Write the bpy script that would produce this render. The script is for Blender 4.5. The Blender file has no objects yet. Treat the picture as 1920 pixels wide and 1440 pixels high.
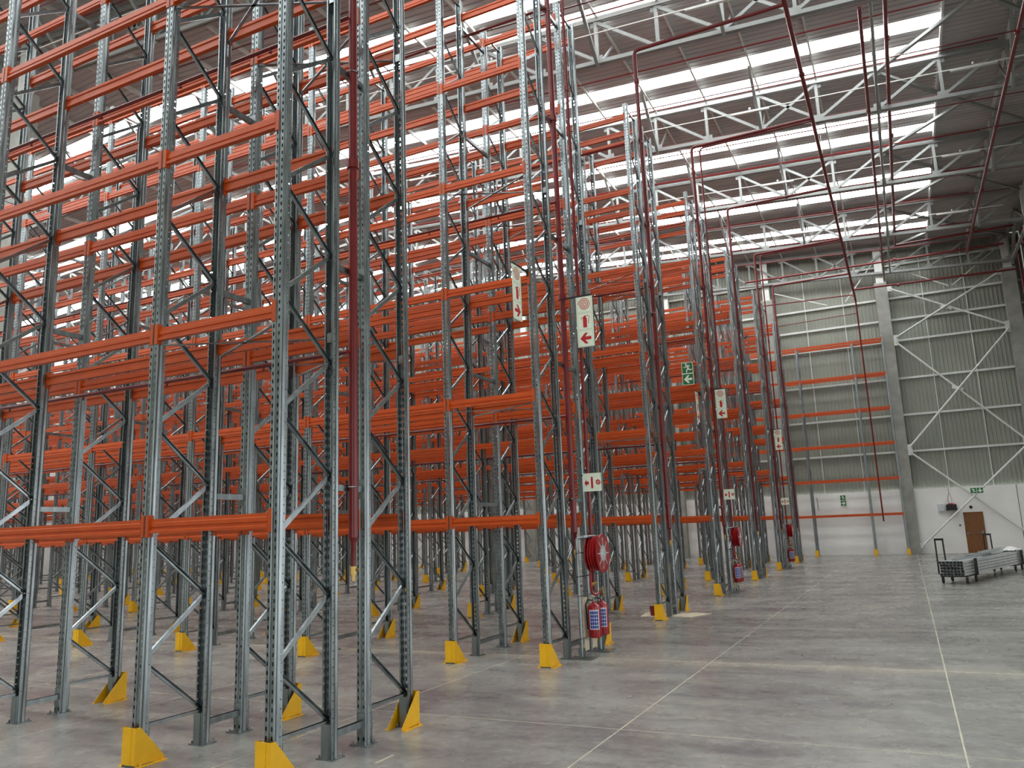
import bpy, math, random
from mathutils import Vector, Matrix
random.seed(7)
S = bpy.context.scene
COL = S.collection
PI = math.pi

# ------------------------------------------------------------------ camera, world, exposure
F_PX, YAW, PITCH, ROLL = 1472.973, math.radians(-26.059), math.radians(10.633), math.radians(-2.156)
CAM = Vector((5.045, 0.0, 2.0))
fw = Vector((math.sin(YAW)*math.cos(PITCH), math.cos(YAW)*math.cos(PITCH), math.sin(PITCH)))
rt0 = Vector((math.cos(YAW), -math.sin(YAW), 0.0)); up0 = rt0.cross(fw)
RT = math.cos(ROLL)*rt0 + math.sin(ROLL)*up0
UP = -math.sin(ROLL)*rt0 + math.cos(ROLL)*up0
cd = bpy.data.cameras.new('camera'); cam = bpy.data.objects.new('camera', cd); COL.objects.link(cam)
mw = Matrix((RT, UP, -fw)).transposed().to_4x4(); mw.translation = CAM
cam.matrix_world = mw
cd.sensor_fit = 'HORIZONTAL'; cd.sensor_width = 36.0; cd.lens = F_PX/1920*36.0
cd.clip_start = 0.05; cd.clip_end = 400
S.camera = cam

SKYLIGHT_GLOW = 9.5
w = bpy.data.worlds.new('overcast_sky'); S.world = w; w.use_nodes = True
wb = w.node_tree.nodes['Background']; wb.inputs[0].default_value = (0.93, 0.97, 1.0, 1); wb.inputs[1].default_value = 3.0
S.view_settings.view_transform = 'Standard'; S.view_settings.look = 'None'
S.view_settings.gamma = 1.0; S.view_settings.use_curve_mapping = False
S.view_settings.exposure = 0.42
S.cycles.use_denoising = True
S.cycles.max_bounces = 8; S.cycles.diffuse_bounces = 5; S.cycles.glossy_bounces = 3
S.cycles.transparent_max_bounces = 4; S.cycles.sample_clamp_indirect = 6.0
S.cycles.caustics_reflective = False; S.cycles.caustics_refractive = False

def proj(p):
    d = Vector(p) - CAM; z = d.dot(fw)
    if z < 0.05: return None
    return (960 + F_PX*d.dot(RT)/z, 720 - F_PX*d.dot(UP)/z, z)
def seen(pts, m=110):
    q = [proj(p) for p in pts]; q = [a for a in q if a]
    if not q: return False
    return (max(a[0] for a in q) > -m and min(a[0] for a in q) < 1920+m and
            max(a[1] for a in q) > -m and min(a[1] for a in q) < 1440+m)

# ------------------------------------------------------------------ materials
def srgb(r, g, b):
    f = lambda c: (c/255/12.92) if c/255 <= .04045 else ((c/255+.055)/1.055)**2.4
    return (f(r), f(g), f(b), 1)
MATS = {}
def mat(name, col, rough=.5, metal=0, col2=None, scale=20, bump=0, emit=0, rough2=None, detail=4, stretch=None):
    m = bpy.data.materials.new(name); m.use_nodes = True; nt = m.node_tree; N = nt.nodes; L = nt.links
    b = N['Principled BSDF']; b.inputs['Base Color'].default_value = col
    b.inputs['Roughness'].default_value = rough; b.inputs['Metallic'].default_value = metal
    if col2 or bump or rough2 is not None:
        tc = N.new('ShaderNodeTexCoord'); n = N.new('ShaderNodeTexNoise'); n.inputs['Scale'].default_value = scale; n.inputs['Detail'].default_value = detail
        if stretch:
            mp = N.new('ShaderNodeMapping'); mp.inputs['Scale'].default_value = stretch
            L.new(tc.outputs['Object'], mp.inputs[0]); L.new(mp.outputs[0], n.inputs['Vector'])
        else: L.new(tc.outputs['Object'], n.inputs['Vector'])
        if col2:
            r = N.new('ShaderNodeValToRGB'); r.color_ramp.elements[0].position = .35; r.color_ramp.elements[1].position = .65
            r.color_ramp.elements[0].color = col; r.color_ramp.elements[1].color = col2
            L.new(n.outputs['Fac'], r.inputs[0]); L.new(r.outputs[0], b.inputs['Base Color'])
        if rough2 is not None:
            mr = N.new('ShaderNodeMapRange'); mr.inputs[3].default_value = rough; mr.inputs[4].default_value = rough2
            L.new(n.outputs['Fac'], mr.inputs[0]); L.new(mr.outputs[0], b.inputs['Roughness'])
        if bump:
            bp = N.new('ShaderNodeBump'); bp.inputs['Strength'].default_value = bump; bp.inputs['Distance'].default_value = .01
            L.new(n.outputs['Fac'], bp.inputs['Height']); L.new(bp.outputs[0], b.inputs['Normal'])
    if emit:
        b.inputs['Emission Color'].default_value = (0.97, 1.0, 1.0, 1); b.inputs['Emission Strength'].default_value = emit
    MATS[name] = m
    return m
GALV = mat('galvanised_steel', srgb(122, 129, 131), .22, .92, srgb(158, 166, 168), 14, rough2=.42, stretch=(1, 1, .15))
GALVD = mat('galvanised_brace', srgb(132, 139, 142), .24, .95, srgb(160, 168, 170), 8)
ORANGE = mat('orange_beam_paint', srgb(190, 76, 12), .4, 0, srgb(180, 69, 11), 5)
YELLOW = mat('yellow_guard_paint', srgb(240, 184, 20), .45, 0, srgb(230, 174, 18), 6)
RED = mat('red_pipe_paint', srgb(112, 24, 25), .35, 0, srgb(100, 20, 22), 4)
REDG = mat('red_gloss', srgb(150, 12, 20), .25, 0, srgb(138, 11, 19), 5)
HOSE = mat('red_hose_rubber', srgb(158, 26, 30), .4)
DKRED = mat('dark_red_hose', srgb(120, 14, 20), .5)
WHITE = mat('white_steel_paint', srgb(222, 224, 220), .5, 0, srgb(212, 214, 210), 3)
ROOF = mat('roof_sheet', srgb(182, 178, 178), .55, 0, srgb(166, 162, 162), .6, stretch=(.3, 2.5, 1))
CLAD = mat('wall_sheet', srgb(150, 153, 141), .5, 0, srgb(140, 143, 132), .5)
PANEL = mat('white_wall', srgb(242, 242, 238), .6, 0, srgb(234, 233, 231), .8)
CONC = mat('column_concrete', srgb(160, 160, 152), .8, 0, srgb(144, 144, 138), 2.2, bump=.15)
BLACK = mat('black', srgb(22, 22, 24), .5)
DARK = mat('dark_rubber', srgb(38, 38, 40), .6)
WOOD = mat('door_wood', srgb(132, 84, 38), .45, 0, srgb(112, 68, 30), 3, stretch=(9, 1, 1))
GREEN = mat('sign_green', srgb(10, 104, 62), .5)
LUM = mat('sign_luminous_white', srgb(226, 236, 214), .5)
SIGNRED = mat('sign_red', srgb(186, 24, 36), .5)
BLUE = mat('label_blue', srgb(28, 44, 140), .5)
CARD = mat('cardboard', srgb(212, 200, 176), .8, 0, srgb(198, 186, 160), 5)
JOINT = mat('joint_filler', srgb(196, 190, 166), .6, 0, srgb(176, 172, 156), 3)
BRASS = mat('brass', srgb(180, 150, 90), .3, .9)
PLASTIC = mat('light_grey_plastic', srgb(200, 204, 208), .45)
FILM = mat('white_plastic_film', srgb(236, 238, 238), .3, bump=.6, scale=9)
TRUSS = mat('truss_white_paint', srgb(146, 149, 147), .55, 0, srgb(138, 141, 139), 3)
BRIGHT = mat('bright_steel', srgb(206, 212, 214), .3, .5, srgb(186, 192, 194), 6)
SKY = mat('skylight_sheet', (0.9, 0.92, 0.92, 1), .5, emit=SKYLIGHT_GLOW)

def floor_mat():
    m = bpy.data.materials.new('power_floated_concrete'); m.use_nodes = True; nt = m.node_tree; N = nt.nodes; L = nt.links
    b = N['Principled BSDF']; tc = N.new('ShaderNodeTexCoord')
    def noise(sc, st=(1, 1, 1), det=5, dist=0.):
        mp = N.new('ShaderNodeMapping'); mp.inputs['Scale'].default_value = st; L.new(tc.outputs['Object'], mp.inputs[0])
        n = N.new('ShaderNodeTexNoise'); n.inputs['Scale'].default_value = sc; n.inputs['Detail'].default_value = det
        n.inputs['Distortion'].default_value = dist; n.inputs['Roughness'].default_value = .62
        L.new(mp.outputs[0], n.inputs['Vector']); return n.outputs['Fac']
    def ramp(f, a, c0, bb, c1):
        r = N.new('ShaderNodeValToRGB'); e = r.color_ramp.elements; e[0].position = a; e[0].color = c0; e[1].position = bb; e[1].color = c1
        L.new(f, r.inputs[0]); return r.outputs[0]
    def mix(f, a, c, typ='MIX'):
        x = N.new('ShaderNodeMix'); x.data_type = 'RGBA'; x.blend_type = typ
        if isinstance(f, float): x.inputs[0].default_value = f
        else: L.new(f, x.inputs[0])
        for k, v in ((6, a), (7, c)):
            if isinstance(v, tuple): x.inputs[k].default_value = v
            else: L.new(v, x.inputs[k])
        return x.outputs[2]
    base = ramp(noise(.42, (1, 1.5, 1), 9, .3), .38, srgb(112, 110, 112), .62, srgb(154, 154, 148))
    dust = ramp(noise(1.1, (.7, 2.0, 1), 9, .2), .4, (0, 0, 0, 1), .8, (.75, .75, .75, 1))
    c = mix(dust, base, srgb(164, 163, 153))
    stain = ramp(noise(1.5, (.6, 1.8, 1), 9, .3), .5, (0, 0, 0, 1), .85, (.8, .8, .8, 1))
    c = mix(stain, c, srgb(74, 71, 76))
    fine = ramp(noise(9, (1, 1, 1), 5), .35, (.8, .8, .8, 1), .65, (1.1, 1.1, 1.1, 1))
    c = mix(1.0, c, fine, 'MULTIPLY')
    sx = N.new('ShaderNodeSeparateXYZ'); L.new(tc.outputs['Object'], sx.inputs[0])
    m1 = N.new('ShaderNodeMath'); m1.operation = 'SUBTRACT'; L.new(sx.outputs['Y'], m1.inputs[0]); m1.inputs[1].default_value = 12.05
    m2 = N.new('ShaderNodeMath'); m2.operation = 'ABSOLUTE'; L.new(m1.outputs[0], m2.inputs[0])
    m3 = N.new('ShaderNodeMapRange'); m3.interpolation_type = 'SMOOTHSTEP'; m3.inputs[1].default_value = .6; m3.inputs[2].default_value = 0; m3.inputs[3].default_value = 0; m3.inputs[4].default_value = .9; L.new(m2.outputs[0], m3.inputs[0])
    m4 = N.new('ShaderNodeMath'); m4.operation = 'MULTIPLY'; L.new(m3.outputs[0], m4.inputs[0]); L.new(noise(1.2, (1, 1, 1), 5), m4.inputs[1])
    c = mix(m4.outputs[0], c, srgb(184, 178, 162))
    L.new(c, b.inputs['Base Color'])
    rr = N.new('ShaderNodeMapRange'); rr.inputs[1].default_value = .3; rr.inputs[2].default_value = .7; rr.inputs[3].default_value = .2; rr.inputs[4].default_value = .34
    L.new(noise(1.3, (1, 1, 1), 6, .5), rr.inputs[0]); L.new(rr.outputs[0], b.inputs['Roughness'])
    b.inputs['Specular IOR Level'].default_value = .55
    return m
FLOOR = floor_mat()

# ------------------------------------------------------------------ mesh helpers
class MB:
    def __init__(s): s.v = []; s.f = []; s.m = []; s.cur = 0
    def add(s, vs, fs):
        o = len(s.v); s.v += [tuple(v) for v in vs]; s.f += [tuple(i+o for i in f) for f in fs]; s.m += [s.cur]*len(fs)
    def box(s, x0, x1, y0, y1, z0, z1):
        s.add([(x0,y0,z0),(x1,y0,z0),(x1,y1,z0),(x0,y1,z0),(x0,y0,z1),(x1,y0,z1),(x1,y1,z1),(x0,y1,z1)],
              [(0,3,2,1),(4,5,6,7),(0,1,5,4),(1,2,6,5),(2,3,7,6),(3,0,4,7)])
    def quad(s, a, b, c, d): s.add([a,b,c,d], [(0,1,2,3)])
    def basis(s, p0, p1, ref=None):
        d = (Vector(p1)-Vector(p0)).normalized()
        r = Vector(ref) if ref else (Vector((0,0,1)) if abs(d.z) < .9 else Vector((1,0,0)))
        a = d.cross(r).normalized(); b = a.cross(d).normalized()
        return d, a, b
    def bar(s, p0, p1, wa, wb, ref=None):
        d, a, b = s.basis(p0, p1, ref); p0 = Vector(p0); p1 = Vector(p1); vs = []
        for p in (p0, p1):
            for i, j in ((-1,-1),(1,-1),(1,1),(-1,1)): vs.append(p + a*i*wa/2 + b*j*wb/2)
        s.add(vs, [(0,1,5,4),(1,2,6,5),(2,3,7,6),(3,0,4,7),(0,3,2,1),(4,5,6,7)])
    def channel(s, p0, p1, w, h, t=.004, ref=None):      # U section open along +b
        d, a, b = s.basis(p0, p1, ref); p0 = Vector(p0); p1 = Vector(p1)
        prof = [(-w/2, h), (-w/2, 0), (w/2, 0), (w/2, h), (w/2-t, h), (w/2-t, t), (-w/2+t, t), (-w/2+t, h)]
        vs = [p + a*x + b*(y-h/2) for p in (p0, p1) for x, y in prof]; n = 8
        s.add(vs, [(i, (i+1) % n, n+(i+1) % n, n+i) for i in range(n)] + [(0,1,6,7),(1,2,5,6),(2,3,4,5),(8,15,14,9),(9,14,13,10),(10,13,12,11)])
    def tube(s, pts, r, n=10, cap=True):
        pts = [Vector(p) for p in pts]; rings = []; o = len(s.v); prev = None
        for i, p in enumerate(pts):
            if i == 0: d = pts[1]-p
            elif i == len(pts)-1: d = p-pts[i-1]
            else: d = (p-pts[i-1]).normalized() + (pts[i+1]-p).normalized()
            d.normalize()
            if prev is None:
                ref = Vector((0,0,1)) if abs(d.z) < .9 else Vector((1,0,0)); a = d.cross(ref).normalized()
            else: a = (prev - d*prev.dot(d)).normalized()
            prev = a; b = d.cross(a); rr = r[i] if isinstance(r, (list, tuple)) else r
            for k in range(n):
                t = 2*PI*k/n; s.v.append(tuple(p + a*math.cos(t)*rr + b*math.sin(t)*rr))
        for i in range(len(pts)-1):
            for k in range(n):
                s.f.append((o+i*n+k, o+i*n+(k+1) % n, o+(i+1)*n+(k+1) % n, o+(i+1)*n+k)); s.m.append(s.cur)
        if cap:
            s.f.append(tuple(o+k for k in reversed(range(n)))); s.f.append(tuple(o+(len(pts)-1)*n+k for k in range(n))); s.m += [s.cur]*2
    def lathe(s, prof, c, axis='z', n=24):               # prof: (radius, height) pairs
        o = len(s.v); c = Vector(c)
        for r, h in prof:
            for k in range(n):
                t = 2*PI*k/n; x, y = r*math.cos(t), r*math.sin(t)
                s.v.append(tuple(c + (Vector((x, y, h)) if axis == 'z' else Vector((h, x, y)) if axis == 'x' else Vector((x, h, y)))))
        for i in range(len(prof)-1):
            for k in range(n):
                s.f.append((o+i*n+k, o+i*n+(k+1) % n, o+(i+1)*n+(k+1) % n, o+(i+1)*n+k)); s.m.append(s.cur)
    def prism(s, poly, y0, y1, plane='xz'):              # polygon given in the plane, extruded along its normal
        n = len(poly); f = (lambda u, v, t: (u, t, v)) if plane == 'xz' else (lambda u, v, t: (t, u, v)) if plane == 'yz' else (lambda u, v, t: (u, v, t))
        vs = [f(u, v, y0) for u, v in poly] + [f(u, v, y1) for u, v in poly]
        s.add(vs, [tuple(range(n)), tuple(range(2*n-1, n-1, -1))] + [(i, (i+1) % n, n+(i+1) % n, n+i) for i in range(n)])
    def shift(s, d):
        s.v = [(x+d[0], y+d[1], z+d[2]) for x, y, z in s.v]; return s
    def mesh(s, name, mats, smooth=False):
        me = bpy.data.meshes.new(name); me.from_pydata(s.v, [], s.f)
        for m_ in (mats if isinstance(mats, (list, tuple)) else [mats]): me.materials.append(m_)
        if any(s.m): me.polygons.foreach_set('material_index', s.m)
        me.validate(); me.update()
        if smooth:
            me.polygons.foreach_set('use_smooth', [True]*len(me.polygons))
            try: me.set_sharp_from_angle(angle=math.radians(40))
            except Exception: pass
        return me
def inst(name, me, parent=None, loc=(0,0,0), rz=0.0):
    o = bpy.data.objects.new(name, me); COL.objects.link(o); o.location = loc
    if rz: o.rotation_euler = (0, 0, rz)
    if parent: o.parent = parent
    return o
def obj(name, mb, m, parent=None, loc=(0,0,0), smooth=False, rz=0.0):
    return inst(name, mb.mesh(name, m, smooth), parent, loc, rz)
def tag(o, label=None, cat=None, group=None, kind=None):
    if label: o['label'] = label
    if cat: o['category'] = cat
    if group: o['group'] = group
    if kind: o['kind'] = kind
    return o
def thing(name, label, cat, loc=(0,0,0), rz=0.0, group=None):
    return tag(inst(name, None, None, loc, rz), label, cat, group)
def struct(o): o['kind'] = 'structure'; return o
ORD = ['first','second','third','fourth','fifth','sixth','seventh','eighth','ninth','tenth','eleventh','twelfth','thirteenth','fourteenth',
       'fifteenth','sixteenth','seventeenth','eighteenth','nineteenth','twentieth','twenty-first','twenty-second','twenty-third','twenty-fourth',
       'twenty-fifth','twenty-sixth','twenty-seventh','twenty-eighth','twenty-ninth','thirtieth']

# ------------------------------------------------------------------ setting: floor, walls, roof
XR, XL, YF, YN = 12.05, -56.0, 48.75, -9.0
RIDGE = -19.9
TR = [7.9, 14.6, 21.3, 27.95, 34.75, 41.55, 48.2]         # truss lines
def ztop(x): return 17.58 - .063*x if x >= RIDGE else 17.58 - .063*(2*RIDGE - x)
def zbot(x): return 16.10 - .064*x if x >= RIDGE else 16.10 - .064*(2*RIDGE - x)
def zroof(x): return ztop(x) + .27

b = MB(); b.box(XL, XR+.3, YN-12, YF+.6, -.2, 0)
fl = struct(obj('floor', b, FLOOR))
for x, wd in ((5.25, .016), (2.2, .013), (-.85, .011), (-3.9, .012), (-6.95, .014), (-10, .014), (-13.05, .014)):
    b = MB(); b.box(x-wd/2, x+wd/2, YN, YF-.1, 0, .0012); obj('joint', b, JOINT, fl)
for y, wd in ((3.9, .012), (8.0, .010), (12.12, .02), (16.2, .012), (20.3, .012), (24.4, .012), (28.5, .014), (36.7, .014), (44.8, .014)):
    b = MB(); b.box(-30, XR, y-wd/2, y+wd/2, 0, .0015); obj('joint', b, JOINT, fl)
b = MB(); b.box(.497, .522, 6.19, 6.47, 0, .003)
obj('chalk_mark', b, JOINT, fl)

def ribbed_wall(name, x0, x1, y, z0, ztopf, pitch=.2):
    b = MB(); x = x0
    while x < x1:
        pts = [(x, 0), (x+.11, 0), (x+.13, -.03), (x+.18, -.03), (x+pitch, 0)]
        for (xa, ya), (xb, yb) in zip(pts, pts[1:]):
            b.quad((xa, y+ya, z0), (xb, y+yb, z0), (xb, y+yb, ztopf(xb)), (xa, y+ya, ztopf(xa)))
        x += pitch
    return struct(obj(name, b, CLAD))
wf = ribbed_wall('wall_far', XL, XR, YF+.22, 3.4, lambda x: zroof(x)-.02)
b = MB(); b.box(XL, XR, YF-.1, YF+.1, 0, 3.46); pw = obj('lower_panel', b, PANEL, wf)
b = MB()
for x in (10.27,): b.box(x-.02, x+.02, YF-.106, YF-.09, 0, 3.46)
obj('panel_joint', b, GALVD, wf)
COLX = [11.39, 5.13, -1.17, -7.43, -17.6, -23.9, -30.2, -36.5]
for z in (14.35, 13.08, 11.85, 9.67, 7.6, 5.56, 16.3):
    b = MB(); b.bar((-40, YF+.08, z), (XR, YF+.08, z), .06, .11); obj('girt', b, WHITE, wf)
for c0, c1 in zip(COLX[1:], COLX):
    for k in (1, 2):
        x = c0 + (c1-c0)*k/3.0
        if x > -20:
            b = MB(); b.bar((x, YF+.05, 3.46), (x, YF+.05, min(16.6, zroof(x)-.4)), .05, .04); obj('sag_rod', b, WHITE, wf)
SIDE = [(2.0, 7.0), (12.0, 17.0)]                        # unseen open dock doors, added to the right wall for light from that side, up to 5.2 m
b = MB()
y = YN
while y < YF+.4:
    zlo = 5.2 if any(a0-.01 <= y < a1 for a0, a1 in SIDE) else 3.4
    pts = [(y, 0), (y+.11, 0), (y+.13, -.03), (y+.18, -.03), (y+.2, 0)]
    for (ya, xa), (yb, xb) in zip(pts, pts[1:]):
        b.quad((XR+.2+xa, ya, zlo), (XR+.2+xb, yb, zlo), (XR+.2+xb, yb, 17.2), (XR+.2+xa, ya, 17.2))
    y += .2
wr = struct(obj('wall_right', b, CLAD))
ys_ = [YN] + [v for q in SIDE for v in q] + [YF+.1]
for k_ in range(0, len(ys_), 2):
    b = MB(); b.box(XR, XR+.2, ys_[k_], ys_[k_+1], 0, 3.46); obj('lower_panel', b, PANEL, wr)
for z in (7.6, 9.67, 11.85, 13.08, 14.35):
    b = MB(); b.bar((XR+.08, YN, z), (XR+.08, YF, z), .06, .11); obj('girt', b, WHITE, wr)
b = MB(); b.box(XL-.2, XL, YN, YF+.3, 0, 17.2); struct(obj('wall_left', b, PANEL))

# wall behind the camera with an unseen open dock door, added to let daylight in
OPEN = [(2.5, 8.5, 0, 5.0)]
b = MB(); xs_ = [XL]
for a0, a1, z0_, z1_ in OPEN: xs_ += [a0, a1]
xs_.append(XR+.2)
for k_ in range(0, len(xs_), 2): b.box(xs_[k_], xs_[k_+1], YN-.2, YN, 0, 5.6)
b.box(2.5, 8.5, YN-.2, YN, 5.0, 5.6); b.box(XL, XR+.2, YN-.2, YN, 5.6, 16.7); b.box(-42, 6, YN-.2, YN, 16.7, 17.3); b.box(-30, -9, YN-.2, YN, 17.3, 18.4); 
struct(obj('wall_near', b, CLAD))
for a0, a1, z0_, z1_ in OPEN:
    ld = bpy.data.lights.new('added_dock_daylight', 'AREA'); ld.shape = 'RECTANGLE'; ld.size = a1-a0; ld.size_y = z1_-z0_; ld.cycles.is_portal = True
    lo = bpy.data.objects.new('added_dock_daylight', ld); COL.objects.link(lo); lo.location = ((a0+a1)/2, YN-.25, (z0_+z1_)/2); lo.rotation_euler = (PI/2, 0, 0)
for a0, a1 in SIDE:
    ld = bpy.data.lights.new('added_dock_daylight', 'AREA'); ld.shape = 'RECTANGLE'; ld.size = 5.2; ld.size_y = a1-a0; ld.cycles.is_portal = True
    lo = bpy.data.objects.new('added_dock_daylight', ld); COL.objects.link(lo); lo.location = (XR+.3, (a0+a1)/2, 2.6); lo.rotation_euler = (0, PI/2, 0)

# concrete columns along the far wall, with painted steel stubs, and the inner line
def column(x, y, h, name='column', stub=True, wd=.66, d=.5):
    c = MB(); c.box(x-wd/2, x+wd/2, y-d/2, y+d/2, 0, h); o = struct(obj(name, c, CONC))
    if stub:
        c = MB(); c.box(x-.2, x+.2, y-.15, y+.15, h, ztop(x)+.1)
        c.box(x-.27, x+.27, y-.2, y+.2, h, h+.04)
        obj('steel_stub', c, WHITE, o)
    return o
for i, x in enumerate(COLX):
    column(x, 48.52, 15.2 if x < 10 else 15.0)
for y in TR[1:2]:
    column(RIDGE, y, 17.0, wd=.7, d=.55)
for y in TR[4:-1]:
    column(11.62, y, 15.0, wd=.5, d=.6)

# roof sheeting with rows of translucent skylight sheets
ceil = struct(inst('ceiling', None))
SKYL = []
for t0 in (-5.0, 1.1, 7.0, 19.55, 25.75, 31.92, 38.05, 43.85):  # first three pairs are unseen skylights, added to light the near end
    SKYL += [(t0, t0+.72), (t0+1.5, t0+2.3)]
XS_END = 7.72
def roof_strip(b, xa, xb, ya, yb, ribs=True, dz=0.0):
    y = ya
    while y < yb-1e-6:
        y2 = min(y+.25, yb)
        pts = [(y, 0), (y+(y2-y)*.72, 0), (y+(y2-y)*.8, .035), (y+(y2-y)*.92, .035), (y2, 0)] if ribs else [(y, 0), (y2, 0)]
        for (p, a), (q, c) in zip(pts, pts[1:]):
            b.quad((xa, p, zroof(xa)+a+dz), (xb, p, zroof(xb)+a+dz), (xb, q, zroof(xb)+c+dz), (xa, q, zroof(xa)+c+dz))
        y = y2
b = MB(); y = YN
for (a, c) in SKYL + [(YF+.5, YF+.5)]:
    if a > y:
        roof_strip(b, RIDGE, XS_END, y, a); roof_strip(b, XL, RIDGE, y, a)
    y = c
roof_strip(b, XS_END, XR+.3, YN, YF+.5)
obj('roof_sheeting', b, ROOF, ceil)
for i, (a, c) in enumerate(SKYL):
    for (xa, xb) in ((RIDGE, XS_END), (-50, RIDGE)):
        b = MB(); roof_strip(b, xa, xb, a, c, False, .01)
        struct(obj('window_%d' % (len([o for o in COL.objects if o.name.startswith('window_')])+1), b, SKY))
x = XS_END + 1.95*2
nx = []
while x > -50:
    nx.append(x); x -= 1.935
for i, x in enumerate(nx):
    if x > RIDGE - 22:
        b = MB(); z = zroof(x)-.12
        b.box(x-.018, x-.012, YN, YF+.3, z-.1, z+.1); b.box(x-.018, x+.045, YN, YF+.3, z-.1, z-.094)
        obj('purlin', b, WHITE, ceil)

# roof-plane cross bracing
RB = tag(inst('roof_bracing', None), 'white crossing braces in the plane of the roof beside the right wall', 'roof bracing')
for t0, t1 in zip(TR[1:], TR[2:]):
    for (xa, ya, xb, yb) in ((5.78, t0, 11.5, t1), (11.5, t0, 5.78, t1)):
        b = MB(); b.bar((xa, ya, ztop(xa)-.1), (xb, yb, ztop(xb)-.1), .13, .1)
        obj('brace', b, TRUSS, RB)

# ------------------------------------------------------------------ roof trusses
NODES = [11.55, 9.63, 7.7, 5.77, 3.85, 1.88, -.05, -1.98]
while NODES[-1] > -46: NODES.append(NODES[-1]-1.935)
tl = {1: 'white roof truss crossing the top of the picture, nearest the camera', 2: 'white roof truss, second from the camera, over the near hose reel aisle',
      3: 'white roof truss, third from the camera, with red sprinkler pipes along it', 4: 'white roof truss, third out from the far wall',
      5: 'white roof truss, next but one to the far wall', 6: 'white roof truss against the far wall, joined to the column heads', 0: 'white roof truss high over the nearest rack row at upper left'}
for ti, Y in enumerate(TR):
    root = thing('roof_truss', tl[ti], 'roof truss', (0, Y, 0), 0, 'white roof trusses')
    vis = [x for x in NODES if seen([(x, Y, zbot(x)), (x, Y, ztop(x))], 200)]
    if not vis: 
        bpy.data.objects.remove(root); continue
    x0, x1 = max(-48, min(vis)-2.5), 11.55
    brk = [x1] + ([RIDGE] if x0 < RIDGE else []) + [x0]
    for nm, zf, s in (('top_chord', ztop, .15), ('bottom_chord', zbot, .13)):
        b = MB()
        for xa, xb in zip(brk, brk[1:]):
            for dy in (-.055, .055):
                b.bar((xa, dy, zf(xa)), (xb, dy, zf(xb)), .07, s)
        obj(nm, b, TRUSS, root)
    nd = [x for x in NODES if x >= x0-.5]
    for i, x in enumerate(nd):
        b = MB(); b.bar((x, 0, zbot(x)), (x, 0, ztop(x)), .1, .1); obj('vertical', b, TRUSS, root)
        for z in (ztop(x)-.12, zbot(x)+.12):
            b = MB(); b.box(x-.17, x+.17, -.012, .012, z-.12, z+.12); obj('gusset_plate', b, TRUSS, root)
        if i+1 < len(nd):
            xn = nd[i+1]; mid = (x+xn)/2; per = (11.6-mid) % 17.5
            seq = []
            if per < 9.6: seq.append((x, ztop(x), xn, zbot(xn)))
            if per > 7.8: seq.append((xn, ztop(xn), x, zbot(x)))
            for q in seq:
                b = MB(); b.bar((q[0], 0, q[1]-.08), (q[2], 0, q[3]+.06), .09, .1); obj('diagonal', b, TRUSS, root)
        if abs((x-5.77) % 3.87) < .3 or abs((x-5.77) % 3.87) > 3.6 or i == 1:
            if 0 < ti < 6:
                for dy, s in ((-1.8, .1), (1.75, .06)):
                    b = MB(); b.bar((x, 0, zbot(x)-.12), (x, dy, zroof(x)-.1), s, s); obj('knee_brace', b, TRUSS, root)

b = MB(); b.bar((5.72, 14.6, zbot(5.7)-.02), (5.72, 48.2, zbot(5.7)-.02), .07, .09)
tag(obj('tie_beam', b, TRUSS), 'long pale steel tie running under the trusses between two red mains', 'tie beam')
# side wall bracing near the far corner
SB = tag(inst('side_wall_bracing', None), 'white diagonal struts high beside the far right corner column', 'wall bracing')
for p, q in (((11.6, 48.0, 15.1), (11.6, 44.6, 17.0)), ((11.6, 41.55, 15.3), (11.6, 44.9, 17.0)), ((11.6, 41.55, 16.9), (11.6, 48.2, 16.9)), ((11.6, 41.55, 15.3), (11.6, 48.2, 15.25))):
    b = MB(); b.bar(p, q, .13, .13); obj('strut', b, TRUSS, SB)

# far-wall cross bracing of white tubes, right bay
XB = tag(inst('wall_cross_bracing', None), 'white tubular cross bracing on the far wall between two concrete columns', 'cross bracing')
XA, XC, YB = 5.58, 10.98, 48.3
for (za, zb) in ((14.8, 11.9), (11.65, 5.75), (5.45, .45)):
    for (p, q) in (((XA, YB, za), (XC, YB, zb)), ((XC, YB-.14, za), (XA, YB-.14, zb))):
        b = MB(); b.tube([p, q], .055, 10); obj('tube_brace', b, WHITE, XB, smooth=True)
for zc in (13.3, 8.75):
    b = MB(); b.prism([(8.0, zc+.17), (8.55, zc-.03), (8.48, zc-.2), (7.95, zc+.0)], YB-.09, YB-.05); obj('gusset_plate', b, WHITE, XB)
for z in (11.78, 5.6):
    for x in (XA-.05, XC+.03):
        b = MB(); b.box(x-.16, x+.16, YB-.02, YB+.02, z-.3, z+.3); obj('gusset_plate', b, WHITE, XB)
for x, z in ((XA, 14.8), (XC, 14.8), (XA, .45)):
    b = MB(); b.box(x-.12, x+.12, YB-.02, YB+.02, z-.14, z+.14); obj('gusset_plate', b, WHITE, XB)
# light bracing rods behind the truss in the left bay
LB = tag(inst('wall_brace_rods', None), 'thin white brace rods on the far wall above the wall rack', 'brace rods')
for p, q in (((-.7, 48.4, 15.6), (2.2, 48.4, 14.4)), ((3.2, 48.4, 14.45), (4.8, 48.4, 16.4)), ((5.6, 48.4, 16.2), (8.5, 48.4, 14.5)), ((8.7, 48.4, 14.5), (11, 48.4, 16.2))):
    b = MB(); b.bar(p, q, .05, .05); obj('rod', b, WHITE, LB)

# ------------------------------------------------------------------ pallet racking
W1, W2, D = 1.635, 2.992, .846
LV = [2.18 + 1.93*i for i in range(6)]
TOP = 12.17
PITCH_B = .565
ROWS = [(5.387, .422), (11.146, .872), (17.13, .42), (23.009, .87), (29.06, .42), (34.965, .87), (40.771, .42)]

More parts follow.
